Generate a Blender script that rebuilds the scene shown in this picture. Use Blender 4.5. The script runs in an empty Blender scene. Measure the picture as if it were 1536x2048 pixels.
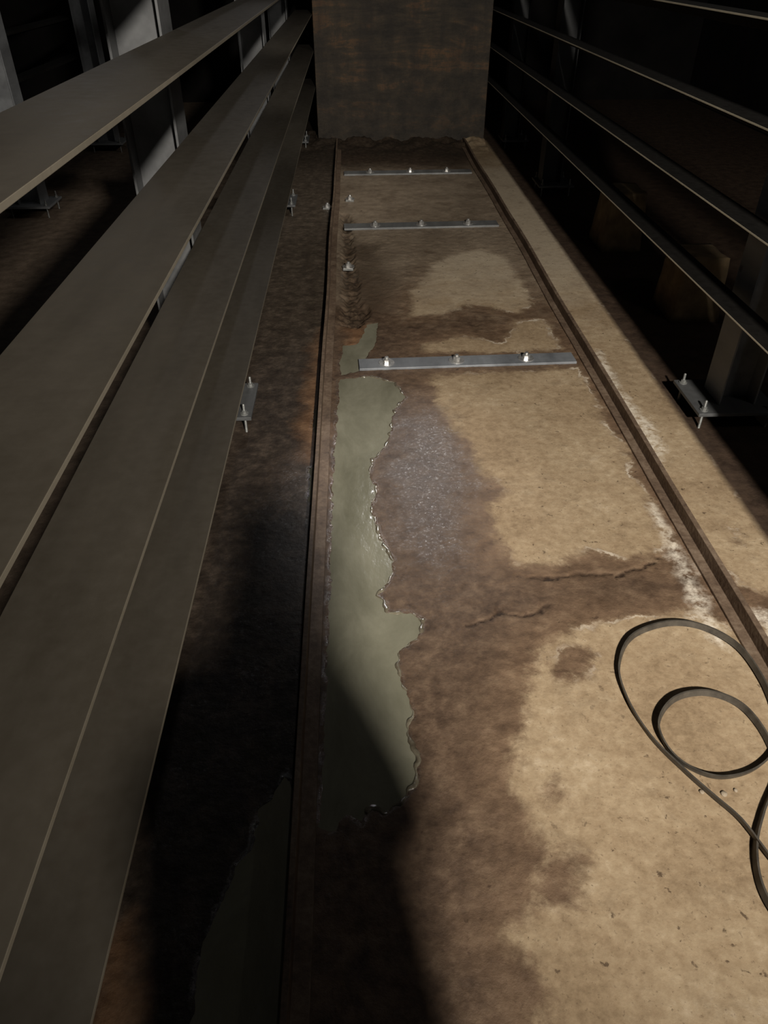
import bpy, bmesh, math, random
import numpy as np
from mathutils import Vector, Matrix, noise as mnoise
random.seed(4)
scene=bpy.context.scene
COL=scene.collection
scene.view_settings.view_transform='Standard'
scene.view_settings.look='None'

# ---------------------------------------------------------------- survey of the photo (camera model -> real ground)
H=1.6; F=1479.0; TH=math.radians(37.4); PS=math.radians(2.15)
fwd=Vector((math.sin(PS)*math.cos(TH),math.cos(PS)*math.cos(TH),-math.sin(TH)))
rgt=Vector((math.cos(PS),-math.sin(PS),0)); upv=rgt.cross(fwd)
def G(px,py,h=0.0):
    d=fwd*F+rgt*(px-768)-upv*(py-1024)
    t=(H-h)/(-d.z)
    return (d.x*t,d.y*t)
def GL(l): return [G(*p) for p in l]

# ---------------------------------------------------------------- node helpers
class M:
    def __init__(s,name):
        s.m=bpy.data.materials.new(name); s.m.use_nodes=True
        s.nt=s.m.node_tree; s.n=s.nt.nodes; s.l=s.nt.links
        s.b=s.n['Principled BSDF']
    def _in(s,sock,v):
        if isinstance(v,bpy.types.NodeSocket): s.l.new(v,sock)
        else: sock.default_value=v
    def math(s,op,a,b=0.0,c=None,clamp=False):
        n=s.n.new('ShaderNodeMath'); n.operation=op; n.use_clamp=clamp
        s._in(n.inputs[0],a); s._in(n.inputs[1],b)
        if c is not None: s._in(n.inputs[2],c)
        return n.outputs[0]
    def mul(s,a,b): return s.math('MULTIPLY',a,b)
    def add(s,a,b): return s.math('ADD',a,b)
    def cen(s,v,amp): return s.math('MULTIPLY',s.math('SUBTRACT',v,.5),amp)
    def mr(s,v,a,b,c=0.0,d=1.0,smooth=False):
        n=s.n.new('ShaderNodeMapRange'); n.clamp=True
        if smooth: n.interpolation_type='SMOOTHSTEP'
        s._in(n.inputs[0],v)
        for i,x in enumerate((a,b,c,d)): s._in(n.inputs[i+1],x)
        return n.outputs[0]
    def attr(s,name):
        n=s.n.new('ShaderNodeAttribute'); n.attribute_name=name; return n.outputs['Fac']
    def pos(s):
        n=s.n.new('ShaderNodeNewGeometry'); return n.outputs['Position']
    def xyz(s,v):
        n=s.n.new('ShaderNodeSeparateXYZ'); s.l.new(v,n.inputs[0]); return n.outputs
    def mapping(s,v,sc=(1,1,1),loc=(0,0,0)):
        n=s.n.new('ShaderNodeMapping'); s.l.new(v,n.inputs[0]); n.inputs['Scale'].default_value=sc; n.inputs['Location'].default_value=loc
        return n.outputs[0]
    def noise(s,v,scale,detail=6,rough=.55,dist=0):
        n=s.n.new('ShaderNodeTexNoise'); s.l.new(v,n.inputs['Vector'])
        n.inputs['Scale'].default_value=scale; n.inputs['Detail'].default_value=detail
        n.inputs['Roughness'].default_value=rough; n.inputs['Distortion'].default_value=dist
        return n.outputs['Fac']
    def ramp(s,v,stops):
        n=s.n.new('ShaderNodeValToRGB'); s.l.new(v,n.inputs[0]); e=n.color_ramp.elements
        while len(e)<len(stops): e.new(.5)
        for i,(p,c) in enumerate(stops): e[i].position=p; e[i].color=(*c,1)
        return n.outputs[0]
    def mix(s,f,a,b,mode='MIX'):
        n=s.n.new('ShaderNodeMix'); n.data_type='RGBA'; n.blend_type=mode
        s._in(n.inputs[0],f)
        s._in(n.inputs[6],a if isinstance(a,bpy.types.NodeSocket) else (*a,1))
        s._in(n.inputs[7],b if isinstance(b,bpy.types.NodeSocket) else (*b,1))
        return n.outputs[2]
    def bump(s,h,strength=.5,dist=.01,prev=None):
        n=s.n.new('ShaderNodeBump'); s._in(n.inputs['Height'],h); s._in(n.inputs['Strength'],strength)
        n.inputs['Distance'].default_value=dist
        if prev is not None: s.l.new(prev,n.inputs['Normal'])
        return n.outputs[0]
    def out(s,color=None,rough=None,metal=None,normal=None,spec=None):
        if color is not None: s._in(s.b.inputs['Base Color'],color if isinstance(color,bpy.types.NodeSocket) else (*color,1))
        if rough is not None: s._in(s.b.inputs['Roughness'],rough)
        if metal is not None: s._in(s.b.inputs['Metallic'],metal)
        if spec is not None: s._in(s.b.inputs['Specular IOR Level'],spec)
        if normal is not None: s.l.new(normal,s.b.inputs['Normal'])
        return s.m

# ---------------------------------------------------------------- materials
def mat_floor():
    m=M('wet_concrete'); P=m.pos(); X,Y,Z=m.xyz(P)
    n1=m.noise(P,3,9,.6); n2=m.noise(P,14,8,.65); n3=m.noise(P,70,6,.65); nb=m.noise(P,5,12,.72,.5)
    n4=m.noise(m.mapping(P,(1,1,1),(5,3,1)),1.3,4,.5); n5=m.noise(m.mapping(P,(1,1,1),(9,2,4)),30,8,.7)
    dryS=m.add(m.add(m.attr('dry'),m.cen(nb,.24)),m.cen(n5,.05))
    dry=m.mr(dryS,-.030,.036,smooth=True)
    drysoft=m.mr(dryS,-.22,.04,smooth=True)
    drycol=m.ramp(m.add(m.mul(n1,.5),m.mul(n5,.5)),[(.34,(.180,.123,.072)),(.46,(.270,.193,.117)),(.56,(.335,.250,.157)),(.70,(.46,.365,.255))])
    dampcol=m.ramp(n2,[(.3,(.092,.056,.034)),(.55,(.158,.100,.061)),(.75,(.22,.150,.094))])
    wetcol=m.ramp(m.add(m.mul(n2,.6),m.mul(n5,.4)),[(.36,(.042,.026,.017)),(.5,(.088,.056,.036)),(.66,(.155,.104,.067))])
    c=m.mix(drysoft,wetcol,dampcol)
    dust=m.mul(m.mr(m.add(Y,m.cen(nb,2.0)),3.7,4.7),m.mr(m.add(Y,m.cen(nb,1.2)),7.0,7.5,1,0))
    c=m.mix(m.mul(dust,.75),c,m.ramp(m.add(m.mul(n2,.4),m.mul(n1,.6)),[(.35,(.16,.12,.083)),(.65,(.37,.295,.212))]))
    c=m.mix(dry,c,m.mix(m.mul(dust,.5),drycol,(.50,.43,.33)))
    st=m.mul(m.mr(m.noise(m.mapping(P,(1,1,1),(2,7,0)),6,10,.75,.3),.52,.65),.6)
    c=m.mix(st,c,m.mix(.5,c,(.085,.052,.030)))
    pit=m.mul(m.mr(m.noise(m.mapping(P,(1,1,1),(1,1,7)),34,4,.65,.3),.635,.69),m.mr(n4,.36,.52))
    c=m.mix(m.mul(pit,.75),c,(.05,.03,.019))
    pit2=m.mr(m.noise(m.mapping(P,(1,1,1),(4,1,2)),110,3,.6),.62,.70)
    c=m.mix(m.mul(pit2,.4),c,(.08,.05,.03))
    band=m.mr(m.math('ABSOLUTE',m.add(dryS,-.004)),.0,.012,1,0)
    sm=m.mul(m.mr(X,.45,.75),m.mr(Y,3.9,4.3,1,0))
    sm=m.mul(sm,m.mr(m.noise(P,9,3,.5),.46,.62))
    c=m.mix(m.mul(m.mul(band,sm),.65),c,(.66,.58,.47))
    salt=m.mul(m.mr(m.add(m.attr('salt'),m.cen(n2,.10)),-.026,.012),m.mr(n5,.38,.58))
    c=m.mix(m.mul(salt,.75),c,(.66,.59,.49))
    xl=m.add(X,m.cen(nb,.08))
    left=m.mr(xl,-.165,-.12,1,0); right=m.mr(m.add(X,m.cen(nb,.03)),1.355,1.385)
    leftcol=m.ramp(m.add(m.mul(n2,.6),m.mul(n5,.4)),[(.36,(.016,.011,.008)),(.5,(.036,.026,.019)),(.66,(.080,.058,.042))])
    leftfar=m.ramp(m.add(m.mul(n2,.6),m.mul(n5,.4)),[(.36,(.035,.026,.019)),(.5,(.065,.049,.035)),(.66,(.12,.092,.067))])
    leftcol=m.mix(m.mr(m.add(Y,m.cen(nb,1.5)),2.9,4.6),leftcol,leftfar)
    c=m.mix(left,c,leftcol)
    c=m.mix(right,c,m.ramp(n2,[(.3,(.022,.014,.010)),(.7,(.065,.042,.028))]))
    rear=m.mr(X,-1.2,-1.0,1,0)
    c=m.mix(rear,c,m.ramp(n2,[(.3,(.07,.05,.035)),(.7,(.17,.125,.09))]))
    rust=m.mr(m.add(m.attr('rust'),m.cen(nb,.2)),-.05,.06,smooth=True)  # rust stains, plus one orange light spot painted in
    c=m.mix(m.mul(rust,.5),c,m.ramp(n2,[(.3,(.13,.058,.024)),(.7,(.34,.18,.085))]))
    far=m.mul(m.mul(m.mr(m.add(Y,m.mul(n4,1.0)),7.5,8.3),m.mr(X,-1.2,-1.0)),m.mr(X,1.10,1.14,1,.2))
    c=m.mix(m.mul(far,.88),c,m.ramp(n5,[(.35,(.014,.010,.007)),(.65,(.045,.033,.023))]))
    ero=m.mr(m.add(m.attr('erode'),m.cen(n5,.12)),-.04,.02)
    c=m.mix(m.mul(ero,.85),c,m.ramp(n5,[(.4,(.010,.007,.005)),(.62,(.11,.075,.048))]))
    crack=m.mr(m.attr('crack'),.0015,.008,1,0)
    c=m.mix(m.mul(m.mul(crack,m.mr(n2,.34,.48)),.9),c,(.02,.011,.007))
    # wetness: broken film of water
    gl=m.mr(m.add(m.add(m.attr('gloss'),m.cen(nb,.55)),m.cen(n2,.30)),-.07,.14,smooth=True)
    c=m.mix(m.mul(gl,.60),c,(.046,.028,.017))
    spk=m.mr(m.noise(m.mapping(P,(1,1,1),(3,3,3)),85,4,.75),.52,.66)
    patch=m.mr(m.noise(m.mapping(P,(1,1,1),(8,1,3)),7,4,.6),.44,.60)
    brk=m.mr(m.noise(m.mapping(P,(1,1,1),(6,3,3)),16,4,.6),.42,.52)
    sh=m.attr('shore')
    shore=m.mul(m.mul(m.mr(sh,-.014,-.004),m.mr(sh,.004,.010,1,0)),brk)
    wetm=m.math('SUBTRACT',1.0,dry)
    damp=m.mul(m.mul(m.mr(m.attr('shore'),-.45,-.05),wetm),m.mr(Y,3.4,4.4,1,0))
    gs=m.mul(m.math('MAXIMUM',m.math('MAXIMUM',gl,m.mul(left,m.mul(patch,.55))),m.mul(damp,m.mul(patch,.4))),spk)
    r=m.math('SUBTRACT',m.mr(dry,0,1,.56,.85),m.add(m.mul(gl,.14),m.mul(gs,.26)))
    r=m.math('MAXIMUM',m.math('SUBTRACT',r,m.mul(m.mul(shore,wetm),.48)),.14)
    sp=m.add(m.add(m.add(m.mr(dry,0,1,.20,.12),m.mul(gl,.08)),m.mul(gs,.55)),m.mul(m.mul(shore,wetm),1.0))
    wetb=m.add(m.mr(dry,0,1,1,.5),m.mul(shore,.9))
    b=m.bump(n2,m.mul(wetb,.10),.012)
    b=m.bump(n5,m.mul(wetb,.32),.010,b)
    b=m.bump(n3,m.mul(wetb,.42),.006,b)
    return m.out(c,r,0,b,sp)
def mat_water():
    m=M('muddy_water'); P=m.pos()
    n=m.noise(m.mapping(P,(2.2,1,1)),2.5,7,.65,.4); c=m.ramp(n,[(.3,(.125,.118,.083)),(.5,(.172,.163,.118)),(.7,(.230,.218,.162))])
    b=m.bump(m.noise(m.mapping(P,(2,1,1)),14,4,.55),.22,.006)
    return m.out(c,.08,0,b,.6)
def mat_meniscus():
    m=M('water_edge'); P=m.pos()
    n=m.noise(P,30,3,.6); c=m.ramp(n,[(.35,(.07,.055,.037)),(.65,(.16,.14,.10))])
    return m.out(c,.12,0,m.bump(m.noise(P,120,3,.6),.5,.003),1.0)
def mat_beam(name,c0,c1,met=.25,spots=.55):
    m=M(name); P=m.pos()
    n=m.noise(m.mapping(P,(4,.8,4)),2.2,5,.55); n2=m.noise(P,35,4,.6)
    c=m.ramp(m.add(m.mul(n,.8),m.mul(n2,.2)),[(.3,c0),(.7,c1)])
    spot=m.mr(m.noise(P,9,3,.5),.71,.77)
    c=m.mix(m.mul(spot,spots),c,(.03,.021,.014))
    return m.out(c,m.mr(n2,.3,.7,.48,.60),met,m.bump(n2,.03,.002),.3)
def mat_rail():
    m=M('rusty_steel'); P=m.pos()
    n=m.noise(P,7,8,.65); n2=m.noise(P,60,4,.6)
    c=m.ramp(m.add(m.mul(n,.6),m.mul(n2,.4)),[(.3,(.05,.032,.022)),(.5,(.130,.088,.059)),(.7,(.23,.17,.12))])
    return m.out(c,.62,.15,m.bump(n2,.5,.003),.3)
def mat_wall():
    m=M('rusted_plate'); P=m.pos(); X,Y,Z=m.xyz(P)
    a=m.noise(m.mapping(P,(.8,1,3.6),(1.3,0,.4)),1.7,10,.68,.5); b_=m.noise(P,8,10,.7); n3=m.noise(m.mapping(P,(5,1,.9)),1.8,6,.62)
    v=m.add(m.mul(a,.7),m.mul(b_,.3))
    c=m.ramp(v,[(.38,(.011,.008,.005)),(.46,(.025,.018,.011)),(.52,(.040,.028,.016)),(.57,(.085,.044,.019)),(.62,(.042,.031,.019)),(.70,(.068,.053,.035))])
    c=m.mix(m.mr(n3,.44,.64,0,.6),c,(.014,.010,.007))
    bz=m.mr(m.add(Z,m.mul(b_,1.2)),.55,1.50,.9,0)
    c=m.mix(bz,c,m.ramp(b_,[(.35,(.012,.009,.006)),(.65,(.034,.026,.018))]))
    return m.out(c,.65,.05,m.bump(b_,.6,.012),.25)
def mat_simple(name,c0,c1,rough,met,scale=10,bs=.2,spec=.4):
    m=M(name); P=m.pos(); n=m.noise(P,scale,6,.6)
    return m.out(m.ramp(n,[(.3,c0),(.7,c1)]),rough,met,m.bump(n,bs,.005),spec)
MF=mat_floor(); MW=mat_water(); MME=mat_meniscus()
MB=mat_beam('dusty_galvanised_beam',(.028,.023,.0165),(.044,.037,.028),.1,.35)
MBD=mat_beam('shaded_beam',(.004,.0035,.003),(.009,.0075,.006),.0,.2)  # near-black beam colour with the rack's shade painted in
MEDGE=mat_beam('lit_steel_edge',(.09,.078,.058),(.15,.13,.10),.2,.2)  # lip colour lightened to paint in the light it catches
MEDGR=mat_beam('bright_lit_edge',(.42,.37,.27),(.62,.55,.42),.1,.2)  # bright lip colour, painted as the lit line along the right beams
MP=mat_beam('galvanised_upright',(.050,.050,.050),(.105,.105,.105),.2)
MPD=mat_beam('dull_upright',(.12,.122,.125),(.23,.233,.238),.2)
MPX=mat_beam('shaded_upright',(.012,.012,.012),(.028,.028,.028),.1)  # darker copy for the far posts, shade put into the colour
MR=mat_rail(); MWALL=mat_wall()
MZ=mat_simple('zinc_hardware',(.45,.44,.42),(.75,.73,.70),.3,.8,50,.1)
MZD=mat_simple('dull_hardware',(.13,.13,.125),(.26,.26,.245),.45,.5,50,.1)
MBAR=mat_beam('flat_steel_bar',(.13,.135,.145),(.27,.28,.295),.35,.3)
MBAR2=mat_beam('dirty_steel_bar',(.10,.10,.10),(.21,.21,.205),.3,.4)
MST=mat_simple('dark_strap',(.035,.030,.024),(.085,.072,.056),.55,.1,30,.1)
MCON=mat_simple('mossy_concrete',(.09,.06,.03),(.24,.165,.085),.9,0,8,.6)
MDARK=mat_simple('dark_wall',(.002,.0018,.0016),(.006,.005,.0045),.9,0,3,.3,.1)
MCLOTH=mat_simple('dark_fabric',(.02,.02,.025),(.05,.05,.055),.9,0,40,.2)
MPEB=mat_simple('pale_stone',(.16,.12,.08),(.32,.26,.19),.8,0,40,.3)

# ---------------------------------------------------------------- mesh helpers
def obj_from(name,verts,faces,mat,smooth=False):
    me=bpy.data.meshes.new(name); me.from_pydata(verts,[],faces); me.update()
    me.materials.append(mat)
    if smooth:
        for p in me.polygons: p.use_smooth=True
    o=bpy.data.objects.new(name,me); COL.objects.link(o); return o
def fixn(o):
    bm=bmesh.new(); bm.from_mesh(o.data); bmesh.ops.recalc_face_normals(bm,faces=bm.faces); bm.to_mesh(o.data); bm.free()
def bevel(o,w,seg=2):
    md=o.modifiers.new('b','BEVEL'); md.width=w; md.segments=seg; md.limit_method='ANGLE'
def prism_y(name,prof,y0,y1,mat,n=1,bw=.0012,wob=0):
    k=len(prof); v=[];f=[]
    for i in range(n+1):
        y=y0+(y1-y0)*i/n
        dx=wob*mnoise.noise(Vector((y*.9,prof[0][0],3.1))) if wob else 0
        v+=[(x+dx,y,z) for x,z in prof]
    for i in range(n):
        for j in range(k):
            a=i*k+j; b=i*k+(j+1)%k; f.append((a,b,b+k,a+k))
    f.append(tuple(range(k))[::-1]); f.append(tuple(range(n*k,n*k+k)))
    o=obj_from(name,v,f,mat); fixn(o)
    if bw: bevel(o,bw)
    return o
def prism_z(name,prof,z0,z1,mat,bw=.001):
    k=len(prof); v=[(x,y,z0) for x,y in prof]+[(x,y,z1) for x,y in prof]
    f=[(j,(j+1)%k,(j+1)%k+k,j+k) for j in range(k)]+[tuple(range(k))[::-1],tuple(range(k,2*k))]
    o=obj_from(name,v,f,mat); fixn(o)
    if bw: bevel(o,bw)
    return o
def lathe_hex_bolt(name,mat,wr=.033,nr=.017,stud=.045,below=0.0):
    bm=bmesh.new()
    def cyl(r,za,zb,s,r2=None):
        bmesh.ops.create_cone(bm,cap_ends=True,segments=s,radius1=r,radius2=r2 if r2 else r,depth=zb-za,matrix=Matrix.Translation((0,0,(za+zb)/2)))
    cyl(wr,0,.004,28); cyl(nr,.004,.004+nr*.95,6); cyl(nr*.85,.004+nr*.95,.004+nr*1.05,6,nr*.7)
    zz=-below
    while zz<stud-.002:
        cyl(nr*.46,zz,zz+.0022,14,nr*.53); cyl(nr*.53,zz+.0022,zz+.004,14,nr*.46); zz+=.004
    cyl(nr*.46,stud-.003,stud,14,nr*.3)
    me=bpy.data.meshes.new(name); bm.to_mesh(me); bm.free(); me.materials.append(mat)
    return me
def put(me,name,loc,rot=(0,0,0),parent=None):
    o=bpy.data.objects.new(name,me); COL.objects.link(o); o.location=loc; o.rotation_euler=rot
    if parent: setp(o,parent)
    return o
def setp(o,p):
    bpy.context.view_layer.update()
    o.parent=p; o.matrix_parent_inverse=p.matrix_world.inverted()
def tag(o,label,cat,group=None):
    o['label']=label; o['category']=cat
    if group: o['group']=group
def empty(name,loc,label,cat,group=None):
    e=bpy.data.objects.new(name,None); e.empty_display_size=.2; e.location=loc; COL.objects.link(e)
    tag(e,label,cat,group); bpy.context.view_layer.update(); return e

# ---------------------------------------------------------------- floor
def sdf(poly,PX,PY,closed=True):
    P=np.array(poly); n=len(P); d=np.full(PX.shape,1e9); ins=np.zeros(PX.shape,bool)
    for i in range(n if closed else n-1):
        ax,ay=P[i]; bx,by=P[(i+1)%n]
        ex,ey=bx-ax,by-ay; t=np.clip(((PX-ax)*ex+(PY-ay)*ey)/(ex*ex+ey*ey+1e-12),0,1)
        d=np.minimum(d,np.hypot(PX-ax-t*ex,PY-ay-t*ey))
        if closed:
            c=((ay>PY)!=(by>PY))&(PX<(bx-ax)*(PY-ay)/(by-ay+1e-12)+ax); ins^=c
    return np.where(ins,d,-d) if closed else d
dry_polys=[GL(p) for p in [
 [(815,585),(845,560),(865,530),(905,512),(960,498),(1005,515),(1040,560),(1065,610),(1040,632),(1000,622),(940,612),(880,628),(825,632)],
 [(845,690),(930,672),(1010,690),(1030,640),(1085,640),(1125,698),(1000,706),(850,704)],
 [(850,752),(1155,738),(1200,820),(1245,900),(1295,1000),(1350,1090),(1310,1122),(1180,1105),(1100,1132),(1035,1125),(995,1095),(985,1050),(970,1005),(1012,985),(965,945),(945,900),(905,860),(870,800)],
 [(1085,1290),(1160,1262),(1260,1240),(1400,1225),(1470,1260),(1640,1500),(1800,2150),(1040,2150),(1110,1960),(1040,1880),(1075,1800),(1085,1700),(1065,1620),(1018,1560),(1040,1470),(1050,1390)],
]]
dry_polys.append([(1.125,-1),(1.40,-1),(1.40,8.4),(1.125,8.4)])
holes=[GL(p) for p in [
 [(1105,1300),(1150,1285),(1190,1310),(1165,1350),(1120,1362),(1100,1335)],
 [(1095,1730),(1130,1700),(1165,1720),(1120,1790),(1085,1790)],
 [(1075,1590),(1110,1560),(1130,1590),(1100,1610)],
 [(1440,1140),(1490,1170),(1560,1190),(1620,1250),(1560,1260),(1470,1220)],
 [(1455,1060),(1480,1055),(1500,1075),(1470,1085)],
]]
salt_polys=[GL(p) for p in [
 [(1195,700),(1220,740),(1245,790),(1300,850),(1325,900),(1320,940),(1290,890),(1240,830),(1205,760)],
 [(1300,1010),(1345,1080),(1385,1150),(1425,1240),(1445,1290),(1425,1280),(1395,1220),(1375,1180),(1345,1110)],
 [(1480,1235),(1536,1225),(1600,1270),(1600,1310),(1530,1290)],
]]
gloss_polys=[GL([(790,830),(880,815),(925,870),(950,960),(950,1060),(920,1130),(850,1150),(800,1130),(770,1040),(760,950),(775,890)]),
 GL([(700,475),(760,490),(800,560),(760,640),(720,640),(690,560)]),
 GL([(540,940),(600,900),(620,960),(560,1010)])]
rust_light_polys=[GL(p) for p in [
 [(625,690),(650,660),(648,880),(640,940),(610,920),(600,850),(610,780)],
 [(205,1880),(260,1830),(300,2048),(150,2150)],  # lit orange spot on the ground, painted as colour
 [(690,655),(735,650),(740,700),(690,700)],
]]
puddle_main=GL([(678,758),(740,752),(792,764),(808,795),(786,820),(782,860),(766,895),(745,920),(740,950),(750,985),(740,1012),(752,1050),(765,1090),(786,1122),(780,1150),(756,1190),(775,1225),(822,1226),(850,1240),(836,1275),(800,1300),(794,1340),(815,1385),(826,1420),(814,1470),(832,1520),(826,1570),(800,1610),(770,1630),(745,1615),(725,1650),(695,1630),(670,1660),(640,1650),(648,1500),(656,1250),(664,1000)])
puddle_up=GL([(684,690),(715,690),(735,650),(755,645),(748,690),(718,742),(680,752)])
puddle_left=GL([(570,1540),(548,1585),(520,1620),(512,1680),(470,1740),(432,1820),(402,1900),(380,2048),(370,2150),(592,2150),(598,1900),(604,1760),(598,1600)])
puddle_side=GL([(618,935),(640,930),(638,1012),(618,1000)])
puddle_b=GL([(628,820),(648,818),(646,872),(630,866)])
puddles=[puddle_main,puddle_up,puddle_left,puddle_side,puddle_b]
cracks=[GL([(1035,1152),(1110,1155),(1180,1148),(1230,1152),(1275,1135),(1315,1118)]),
        GL([(930,1252),(965,1244),(1000,1226),(1060,1230),(1095,1214)])]
erode=GL([(688,430),(703,440),(700,480),(706,500),(704,530),(718,560),(714,600),(740,625),(712,655),(688,650)])
def N3(x,y):
    v=Vector((x,y,0)); return mnoise.noise(v*7),mnoise.noise(v*26+Vector((3,1,0))),mnoise.noise(v*60)

def axis(segs):
    a=[]
    for s,e,st in segs:
        n=max(1,int(round((e-s)/st))); a+=list(s+(e-s)*np.arange(n)/n)
    a.append(segs[-1][1]); return np.array(a)
xs=axis([(-4.5,-1.4,.4),(-1.4,-.6,.05),(-.6,-.16,.0085),(-.16,.42,.006),(.42,1.42,.009),(1.42,2.0,.04),(2.0,4.5,.4)])
ys=axis([(-2.5,.3,.3),(.3,2.6,.0075),(2.6,5.6,.011),(5.6,8.6,.025),(8.6,11,.4)])
XX,YY=np.meshgrid(xs,ys); PX=XX.ravel(); PY=YY.ravel()
def mx(pl): 
    r=np.full(PX.shape,-1e9)
    for p in pl: r=np.maximum(r,sdf(p,PX,PY))
    return np.clip(r,-.5,.5)
dry=mx(dry_polys); dry=np.minimum(dry,-mx(holes)); salt=mx(salt_polys); glo=mx(gloss_polys); rus=mx(rust_light_polys)
pud=mx(puddles); ero=mx([erode])
cr=np.full(PX.shape,1e9)
nn=np.zeros(PX.shape); n2=np.zeros(PX.shape); n3=np.zeros(PX.shape)
fine=(PX>-1.0)&(PX<1.5)&(PY>.25)&(PY<8.7)
for i in np.nonzero(fine)[0]:
    nn[i],n2[i],n3[i]=N3(PX[i],PY[i])
for c in cracks: cr=np.minimum(cr,sdf(c,PX+nn*.014+n2*.012,PY+nn*.02+n2*.022+n3*.010,False))
jag=pud+nn*.010+n2*.009+n3*.005
rough=np.where(dry>0,.35,1.0)
z=.002+nn*.0020*rough+n2*.0020*rough+n3*.0012*rough
left=(PX<-.2)
z=z+np.where(left,nn*.001+n3*.0005-n2*.001,0)
z=np.maximum(z,-.0002)
near=np.clip((jag+.05)/.05,0,1); z=z*(1-.75*near)
t=np.clip((jag+.006)/.020,0,1); t=t*t*(3-2*t)
z=z*(1-t)-.006*t
eroj=ero+nn*.02+n2*.018+n3*.006
e=np.clip((eroj+.02)/.030,0,1); z-=e*(.024+n2*.018)
z-=np.clip(1-cr/.010,0,1)*.008
dh=np.clip((PY-7.6)/.65,0,1)*((PX>-.6)&(PX<1.33)); z=z+dh**2*(.045+.055*nn+.012*n2)
z=np.where(fine,z,0.0)
ny,nx=XX.shape
idx=np.arange(nx*ny).reshape(ny,nx)
quads=np.stack([idx[:-1,:-1],idx[:-1,1:],idx[1:,1:],idx[1:,:-1]],-1).reshape(-1,4)
me=bpy.data.meshes.new('floor'); me.vertices.add(nx*ny)
me.vertices.foreach_set('co',np.stack([PX,PY,z],-1).ravel().astype(np.float32))
me.loops.add(quads.size); me.loops.foreach_set('vertex_index',quads.ravel().astype(np.int32))
me.polygons.add(len(quads)); me.polygons.foreach_set('loop_start',(np.arange(len(quads))*4).astype(np.int32))
me.polygons.foreach_set('loop_total',np.full(len(quads),4,np.int32))
me.update(calc_edges=True); me.validate()
me.polygons.foreach_set('use_smooth',np.ones(len(me.polygons),bool))
for nme,arr in (('dry',dry),('salt',salt),('gloss',glo),('rust',rus),('crack',np.clip(cr,0,1)),('shore',jag),('erode',np.clip(eroj,-.5,.5))):
    a=me.attributes.new(nme,'FLOAT','POINT'); a.data.foreach_set('value',arr.astype(np.float32))
me.materials.append(MF)
fl=bpy.data.objects.new('floor',me); COL.objects.link(fl); fl['kind']='structure'

def poly_sign(P):
    n=len(P); return 1 if sum(P[i][0]*P[(i+1)%n][1]-P[(i+1)%n][0]*P[i][1] for i in range(n))>0 else -1
def expand(poly,d):
    P=np.array(poly); out=[]; n=len(P); s=poly_sign(poly)
    for i in range(n):
        a=P[i-1];b=P[(i+1)%n];t=b-a;t=t/(np.linalg.norm(t)+1e-9); nrm=np.array([t[1],-t[0]])*s
        out.append(tuple(P[i]+nrm*d))
    return out
def water_edge(poly,xmin):
    """curled lip of water (meniscus) following the ragged shoreline"""
    s=poly_sign(poly); pts=[]
    n=len(poly)
    for i in range(n):
        a=Vector(poly[i]); b=Vector(poly[(i+1)%n]); L=(b-a).length; k=max(1,int(L/.006))
        nr=Vector(((b-a).y,-(b-a).x)).normalized()*s
        for j in range(k):
            p=a+(b-a)*(j/k); off=0
            for _ in range(3):
                q=p+nr*off; A,B,C=N3(q.x,q.y); off=A*.010+B*.009+C*.005
            pts.append((p+nr*(off+.001),nr))
    v=[];f=[];prev=None
    for i,(p,nr) in enumerate(pts):
        a=pts[i-1][0]; b=pts[(i+1)%len(pts)][0]; t=(b-a).normalized(); w=Vector((t.y,-t.x))*s
        A=mnoise.noise(Vector((p.x*33,p.y*33,7))); B=mnoise.noise(Vector((p.x*12,p.y*12,2)))
        r=.0060*max(0,min(1,.50+A*1.3+B*.9))
        if r<.0012 or p.x<xmin: prev=None; continue
        base=len(v)
        for m_ in range(7):
            ang=math.pi*m_/6; v.append((p.x+w.x*math.cos(ang)*r*1.3,p.y+w.y*math.cos(ang)*r*1.3,-.0012+math.sin(ang)*r*.8))
        if prev is not None:
            for m_ in range(6): f.append((prev+m_,prev+m_+1,base+m_+1,base+m_))
        prev=base
    return v,f
labels=['long puddle of olive muddy water along the rusty rail','thin puddle of muddy water by the bolted bar','dark muddy puddle outside the rusty rail','small puddle pressed against the rusty rail','tiny puddle beside the rust stain']
for ip,(p,lb) in enumerate(zip(puddles,labels)):
    q=expand(p,.012)
    bm=bmesh.new(); vs=[bm.verts.new((x,y,-.0012)) for x,y in q]; bm.faces.new(vs)
    bmesh.ops.triangulate(bm,faces=bm.faces[:]); bmesh.ops.recalc_face_normals(bm,faces=bm.faces)
    for f_ in bm.faces:
        if f_.normal.z<0: f_.normal_flip()
    if ip==0:
        v,f=water_edge(p,-.02)
        vv=[bm.verts.new(a) for a in v]
        for a in f:
            ff=bm.faces.new([vv[k] for k in a]); ff.material_index=1; ff.smooth=True
            ff.normal_update()
            if ff.normal.z<0: ff.normal_flip()
    m_=bpy.data.meshes.new('puddle'); bm.to_mesh(m_); bm.free()
    m_.materials.append(MW); m_.materials.append(MME)
    o=bpy.data.objects.new('puddle',m_); COL.objects.link(o); tag(o,lb,'puddle')

# ---------------------------------------------------------------- walls
def box(name,x0,x1,y0,y1,z0,z1,mat,bw=0):
    return prism_z(name,[(x0,y0),(x1,y0),(x1,y1),(x0,y1)],z0,z1,mat,bw)
WY=8.28
w=box('wall_end',-.355,1.33,WY,WY+.12,0,3.4,MWALL,.004); w['kind']='structure'
for nme,a in (('wall_back',(-4.5,4.5,10.9,11.0)),('wall_left',(-4.5,-4.4,-2.5,10.9)),('wall_right',(4.4,4.5,-2.5,10.9))):
    w=box(nme,*a,0,4.0,MDARK); w['kind']='structure'

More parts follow.
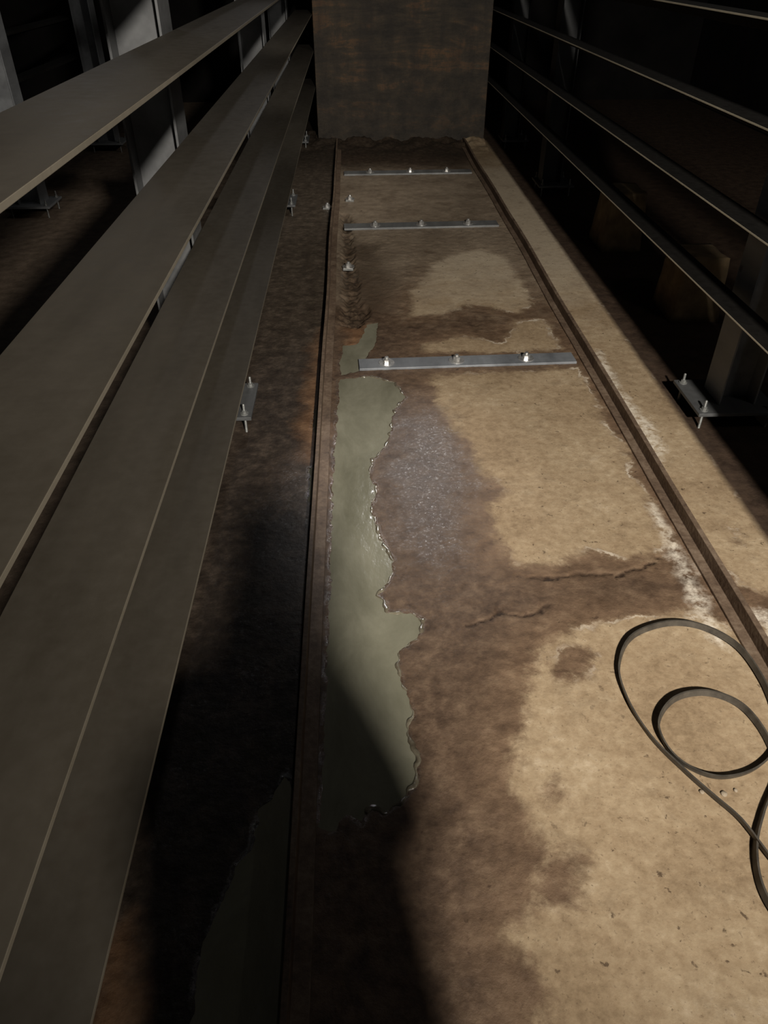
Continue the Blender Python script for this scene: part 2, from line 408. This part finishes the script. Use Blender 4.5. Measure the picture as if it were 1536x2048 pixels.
# ---------------------------------------------------------------- racks
stud_d=lathe_hex_bolt('anchor_bolt',MZD,.017,.011,stud=.045,below=.085)
def upright(rack,x,y,half,top=3.0,pl=.16,mat=MP,stud=None,off=0,pmat=None,py=.15):
    hw=half; t=.008
    prof=[(-hw,-hw),(hw,-hw),(hw,-hw+t),(t/2,-hw+t),(t/2,hw-t),(hw,hw-t),(hw,hw),(-hw,hw),(-hw,hw-t),(-t/2,hw-t),(-t/2,-hw+t),(-hw,-hw+t)]
    prof=[(x+b,y+a) for a,b in prof]
    u=prism_z('upright',prof,.085,top,mat,.001); setp(u,rack)
    bp=box('base_plate',x+off-pl,x+off+pl,y-py,y+py,.070,.085,pmat or mat,.002); setp(bp,u)
    for sx in (-1,1):
        for sy in (-1,1):
            put(stud or stud_d,'anchor_bolt',(x+off+sx*(pl-.03),y+sy*(py-.03),.085),(0,0,random.random()),u)
    return u
BH=[.505,.808,1.100,1.392]
def beam(rack,xe,wd,h,side,y0=-1.0,y1=8.9,lip=.020,mat=MB,edge=None):
    s=side; t=.005; xb=xe+s*wd
    prof=[(xe,h),(xb,h),(xb,h-.05),(xb-s*t,h-.05),(xb-s*t,h-t),(xe+s*t,h-t),(xe+s*t,h-lip),(xe,h-lip)]
    b=prism_y('beam',prof,y0,y1,mat,1,.001); setp(b,rack)
    if edge:
        b.data.materials.append(edge)
        for p in b.data.polygons:
            if abs(p.normal.x)>.9 and abs(p.center.x-xe)<.001: p.material_index=1
    return b
r1=empty('steel_rack',(-.66,2.75,0),'long galvanised steel rack with wide dusty horizontal beams','rack')
for h,wd_ in zip(BH+[1.70],(.165,.180,.19,.195,.2)): beam(r1,-.362,wd_,h,-1,edge=MEDGE,lip=.009)
for y in (-.45,2.78,5.88,8.12): upright(r1,-.66,y,.085,off=.03,pl=.19)
r2=empty('steel_rack',(1.56,2.8,0),'long steel rack with narrow dark beams catching light on edges','rack')
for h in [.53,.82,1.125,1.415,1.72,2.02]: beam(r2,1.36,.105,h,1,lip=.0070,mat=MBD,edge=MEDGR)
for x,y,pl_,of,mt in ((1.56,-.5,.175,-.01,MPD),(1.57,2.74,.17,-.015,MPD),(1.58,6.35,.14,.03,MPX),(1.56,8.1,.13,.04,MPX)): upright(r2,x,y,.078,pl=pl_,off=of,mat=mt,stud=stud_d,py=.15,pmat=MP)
r3=empty('steel_rack',(-2.4,6,0),'unlit steel rack with bolted base plates','rack')
for x,y in ((-2.4,2.8),(-2.4,5.9),(-2.4,8.1)): upright(r3,x,y,.085,mat=MPD,stud=stud_d)
for h in (.8,1.1,1.4): beam(r3,-2.52,.12,h,-1,mat=MBD)

# ---------------------------------------------------------------- floor track
tr=empty('floor_track',(.48,4,0),'rusty steel rail frame bolted to the wet concrete','track')
XL=-.150; XR=1.108
pl=[(XL-.022,-.004),(XL+.028,-.004),(XL+.028,.012),(XL-.008,.012),(XL-.008,.066),(XL-.022,.066)]
o=prism_y('rail',pl,.2,8.22,MR,60,.0015,.010); setp(o,tr); o['label']='rusty angle rail beside the puddle'
pr=[(XR-.028,-.004),(XR+.022,-.004),(XR+.022,.060),(XR+.004,.060),(XR+.004,.012),(XR-.028,.012)]
o=prism_y('rail',pr,.2,8.24,MR,60,.0015,.010); setp(o,tr); o['label']='rusty rail along the dry concrete strip'
nut=lathe_hex_bolt('bolt',MZ,.038,.018,stud=.032)
def crossbar(x0,y0,x1,y1,wd,bolts,hh=.010,mat=MBAR):
    d=Vector((x1-x0,y1-y0,0)).normalized(); n=Vector((-d.y,d.x,0)); L=math.hypot(x1-x0,y1-y0)
    prof=[(-wd/2,-.002),(wd/2,-.002),(wd/2,hh),(-wd/2,hh)]
    v=[];f=[];N=12
    for i in range(N+1):
        for a,b in prof:
            p=Vector((x0,y0,0))+d*(L*i/N)+n*a; v.append((p.x,p.y,b))
    for i in range(N):
        for j in range(4):
            a=i*4+j;b=i*4+(j+1)%4; f.append((a,b,b+4,a+4))
    f+= [(3,2,1,0),tuple(N*4+k for k in range(4))]
    o=obj_from('crossbar',v,f,mat); fixn(o); bevel(o,.0015); o.location.z=.003; setp(o,tr)
    for bx in bolts:
        p=Vector((x0,y0,0))+d*((bx-x0)/d.x)
        put(nut,'bolt',(p.x,p.y,hh+.003),(0,0,random.random()*3),o)
    return o
def cb(l,r,bolts,wd,hh=.010,mat=MBAR):
    a=G(*l,.012);b=G(*r,.012); crossbar(a[0],a[1],b[0],b[1],wd,[G(*q,.012)[0] for q in bolts],hh,mat)
cb((718,728),(1148,714),[(773,724),(912,718),(1050,713)],.105)
cb((688,453),(995,446),[(750,450),(842,447),(935,445)],.12,.012,MBAR2)
cb((688,346),(942,342),[(740,344),(820,343),(893,342)],.12,.012,MBAR2)
for (px,py) in ((700,402),(697,538),(655,418)):
    x,y=G(px,py)
    c=prism_z('rail_clamp',[(x-.035,y-.03),(x+.03,y-.035),(x+.035,y+.03),(x-.03,y+.035)],-.002,.014,MZD,.003)
    tag(c,'small zinc clamp bolted next to the rusty rail','clamp','rail clamps')
    put(nut,'bolt',(x,y,.014),(0,0,.4),c)

# ---------------------------------------------------------------- strap coil
def catmull(P,n=14):
    out=[];P=[Vector((*p,0)) for p in P]
    for i in range(len(P)-1):
        p0=P[max(i-1,0)];p1=P[i];p2=P[i+1];p3=P[min(i+2,len(P)-1)]
        for k in range(n):
            t=k/n; out.append(.5*((2*p1)+(-p0+p2)*t+(2*p0-5*p1+4*p2-p3)*t*t+(-p0+3*p1-3*p2+p3)*t**3))
    out.append(P[-1]); return out
path=GL([(1680,1900),(1600,1800),(1535,1722),(1480,1650),(1425,1600),(1365,1545),(1300,1478),(1255,1405),(1238,1340),(1262,1283),(1330,1257),(1400,1264),(1470,1302),(1520,1370),(1545,1440),(1545,1500),(1500,1545),(1425,1558),(1350,1522),(1316,1460),(1345,1410),(1410,1396),(1480,1422),(1532,1490),(1545,1560),(1520,1630),(1505,1700),(1515,1780),(1560,1860),(1640,1960)])
pp=catmull(path); v=[];f=[];hh=.018;tk=.0045
for i,p in enumerate(pp):
    a=pp[max(i-1,0)];b=pp[min(i+1,len(pp)-1)];t_=(b-a).normalized();nrm=Vector((-t_.y,t_.x,0))
    lean=nrm*.004; lift=.004+.008*(.5+.5*math.sin(i*.05))
    for s_,zz in ((-1,0),(1,0),(1,hh),(-1,hh)):
        q=p+nrm*(s_*tk/2)+lean*(zz/hh); v.append((q.x,q.y,zz+lift-.001))
for i in range(len(pp)-1):
    for j in range(4):
        a=i*4+j;b=i*4+(j+1)%4; f.append((a,b,b+4,a+4))
f+=[(3,2,1,0),tuple((len(pp)-1)*4+k for k in range(4))]
o=obj_from('strap',v,f,MST,False); fixn(o); tag(o,'loosely coiled thin dark strap on dry concrete','strap')

for k,(px,py,s) in enumerate([(1402,1586,.006),(1448,1590,.008),(1470,1583,.005)]):
    x,y=G(px,py); bm=bmesh.new(); bmesh.ops.create_icosphere(bm,subdivisions=2,radius=s)
    for q in bm.verts:
        q.co*=1+.35*mnoise.noise(q.co*90+Vector((k,0,0))); q.co.z*=.6
    m_=bpy.data.meshes.new('pebble'); bm.to_mesh(m_); bm.free(); m_.materials.append(MPEB)
    o=put(m_,'pebble',(x,y,.002+s*.4)); tag(o,'small pale stone chip on the concrete','pebble','stone chips')

def footing(x,y,sx,sy,h):
    bm=bmesh.new(); bmesh.ops.create_cube(bm,size=1)
    bmesh.ops.subdivide_edges(bm,edges=bm.edges[:],cuts=7,use_grid_fill=True)
    for q in bm.verts:
        q.co=Vector((q.co.x*sx*(1-.15*(q.co.z+.5)),q.co.y*sy*(1-.15*(q.co.z+.5)),(q.co.z+.5)*h))
        if q.co.z>.01: q.co+=Vector((1,1,.6))*.02*mnoise.noise(q.co*9+Vector((x,y,0)))
    m_=bpy.data.meshes.new('concrete_footing'); bm.to_mesh(m_); bm.free(); m_.materials.append(MCON)
    for p in m_.polygons: p.use_smooth=True
    o=put(m_,'concrete_footing',(x,y,0)); tag(o,'rough stained concrete footing block beneath the rack','concrete block','footings')
footing(1.80,3.85,.26,.3,.33); footing(1.74,5.0,.26,.3,.36)

# ---------------------------------------------------------------- the photographer
def person():
    V=[];E=[];R=[]
    def v(p,r): V.append(p);R.append(r);return len(V)-1
    y0=-.42
    pel=v((.205,y0,.95),.205); wa=v((.265,y0,1.12),.205); ch=v((.32,y0+.02,1.32),.185); nk=v((.37,y0+.05,1.48),.11)
    hd=v((.395,y0+.10,1.585),.102); ht=v((.405,y0+.11,1.68),.088)
    E+= [(pel,wa),(wa,ch),(ch,nk),(nk,hd),(hd,ht)]
    for s in (-1,1):
        hip=v((.20+s*.10,y0,.84),.10); kn=v((.17+s*.12,y0+.02,.48),.062); an=v((.17+s*.13,y0-.02,.10),.045); toe=v((.17+s*.14,y0+.15,.045),.04)
        E+=[(pel,hip),(hip,kn),(kn,an),(an,toe)]
        cx=.305
        sh=v((cx+s*.14,y0+.02,1.40),.065); el=v((cx+s*.15-.03,y0+.08,1.17),.055); wr=v((cx+s*.07,y0+.20,1.34),.036); pa=v((cx+s*.06-.01,y0+.25,1.40),.034)
        E+=[(ch,sh),(sh,el),(el,wr),(wr,pa)]
        for k in range(4):
            a=v((cx+s*(.05-.004*k),y0+.265,1.415+.018*k-.02),.009); b=v((cx+s*(.025-.004*k),y0+.275,1.42+.018*k-.02),.008)
            E+=[(pa,a),(a,b)]
        th=v((cx+s*.045,y0+.22,1.43),.010); E.append((pa,th))
    me=bpy.data.meshes.new('person'); me.from_pydata(V,E,[]); o=bpy.data.objects.new('person',me); COL.objects.link(o)
    sk=o.modifiers.new('skin','SKIN')
    for i,r in enumerate(R): me.skin_vertices[0].data[i].radius=(r,r*.85) if r>.1 else (r,r)
    me.skin_vertices[0].data[0].use_root=True
    ss=o.modifiers.new('s','SUBSURF'); ss.levels=1; ss.render_levels=2
    me.materials.append(MCLOTH)
    tag(o,'person in dark work clothes standing and taking a photograph','person')
person()

# ---------------------------------------------------------------- lights
def spot(name,loc,target,power,size,blend,color,radius):
    l=bpy.data.lights.new(name,'SPOT'); l.energy=power; l.spot_size=math.radians(size); l.spot_blend=blend; l.color=color; l.shadow_soft_size=radius
    o=bpy.data.objects.new(name,l); COL.objects.link(o); o.location=loc
    o.rotation_euler=(Vector(target)-Vector(loc)).to_track_quat('-Z','Y').to_euler(); return o
def point(name,loc,power,color,radius):
    l=bpy.data.lights.new(name,'POINT'); l.energy=power; l.color=color; l.shadow_soft_size=radius
    o=bpy.data.objects.new(name,l); COL.objects.link(o); o.location=loc; return o
spot('work_lamp',(.90,-2.0,2.8),(.64,4.9,0),1950,70,1.0,(1,.95,.865),.09)
spot('far_lamp',(.68,6.7,3.6),(.22,2.25,0),620,12,1.0,(1.0,.98,.97),.06)
spot('wide_glint_fill',(.45,6.7,3.55),(-.05,1.9,0),65,30,1.0,(.99,.98,1.0),.06)  # added light without a known source, for glints on the wet floor
spot('end_fill',(1.0,5.0,2.25),(-.5,6.4,.75),85,80,1.0,(1,.97,.91),.10)  # added fill, no real source; lifts the far left beams
point('rack_fill',(2.9,1.4,2.5),11,(1,.97,.92),.1)  # added unseen fill for the right post foot and footings
point('rear_fill',(-1.7,5.2,2.8),3.5,(.92,.95,1.0),.1)  # added unseen fill for the far left base plates and floor
wd=bpy.data.worlds.new('w'); scene.world=wd; wd.use_nodes=True
wd.node_tree.nodes['Background'].inputs[0].default_value=(.55,.55,.54,1); wd.node_tree.nodes['Background'].inputs[1].default_value=.014

# ---------------------------------------------------------------- camera
cd=bpy.data.cameras.new('camera'); cam=bpy.data.objects.new('camera',cd); COL.objects.link(cam)
cam.location=(0,0,H); cam.rotation_euler=(math.pi/2-TH,0,-PS)
cd.sensor_width=36; cd.lens=26.0; cd.clip_start=.02
scene.camera=cam
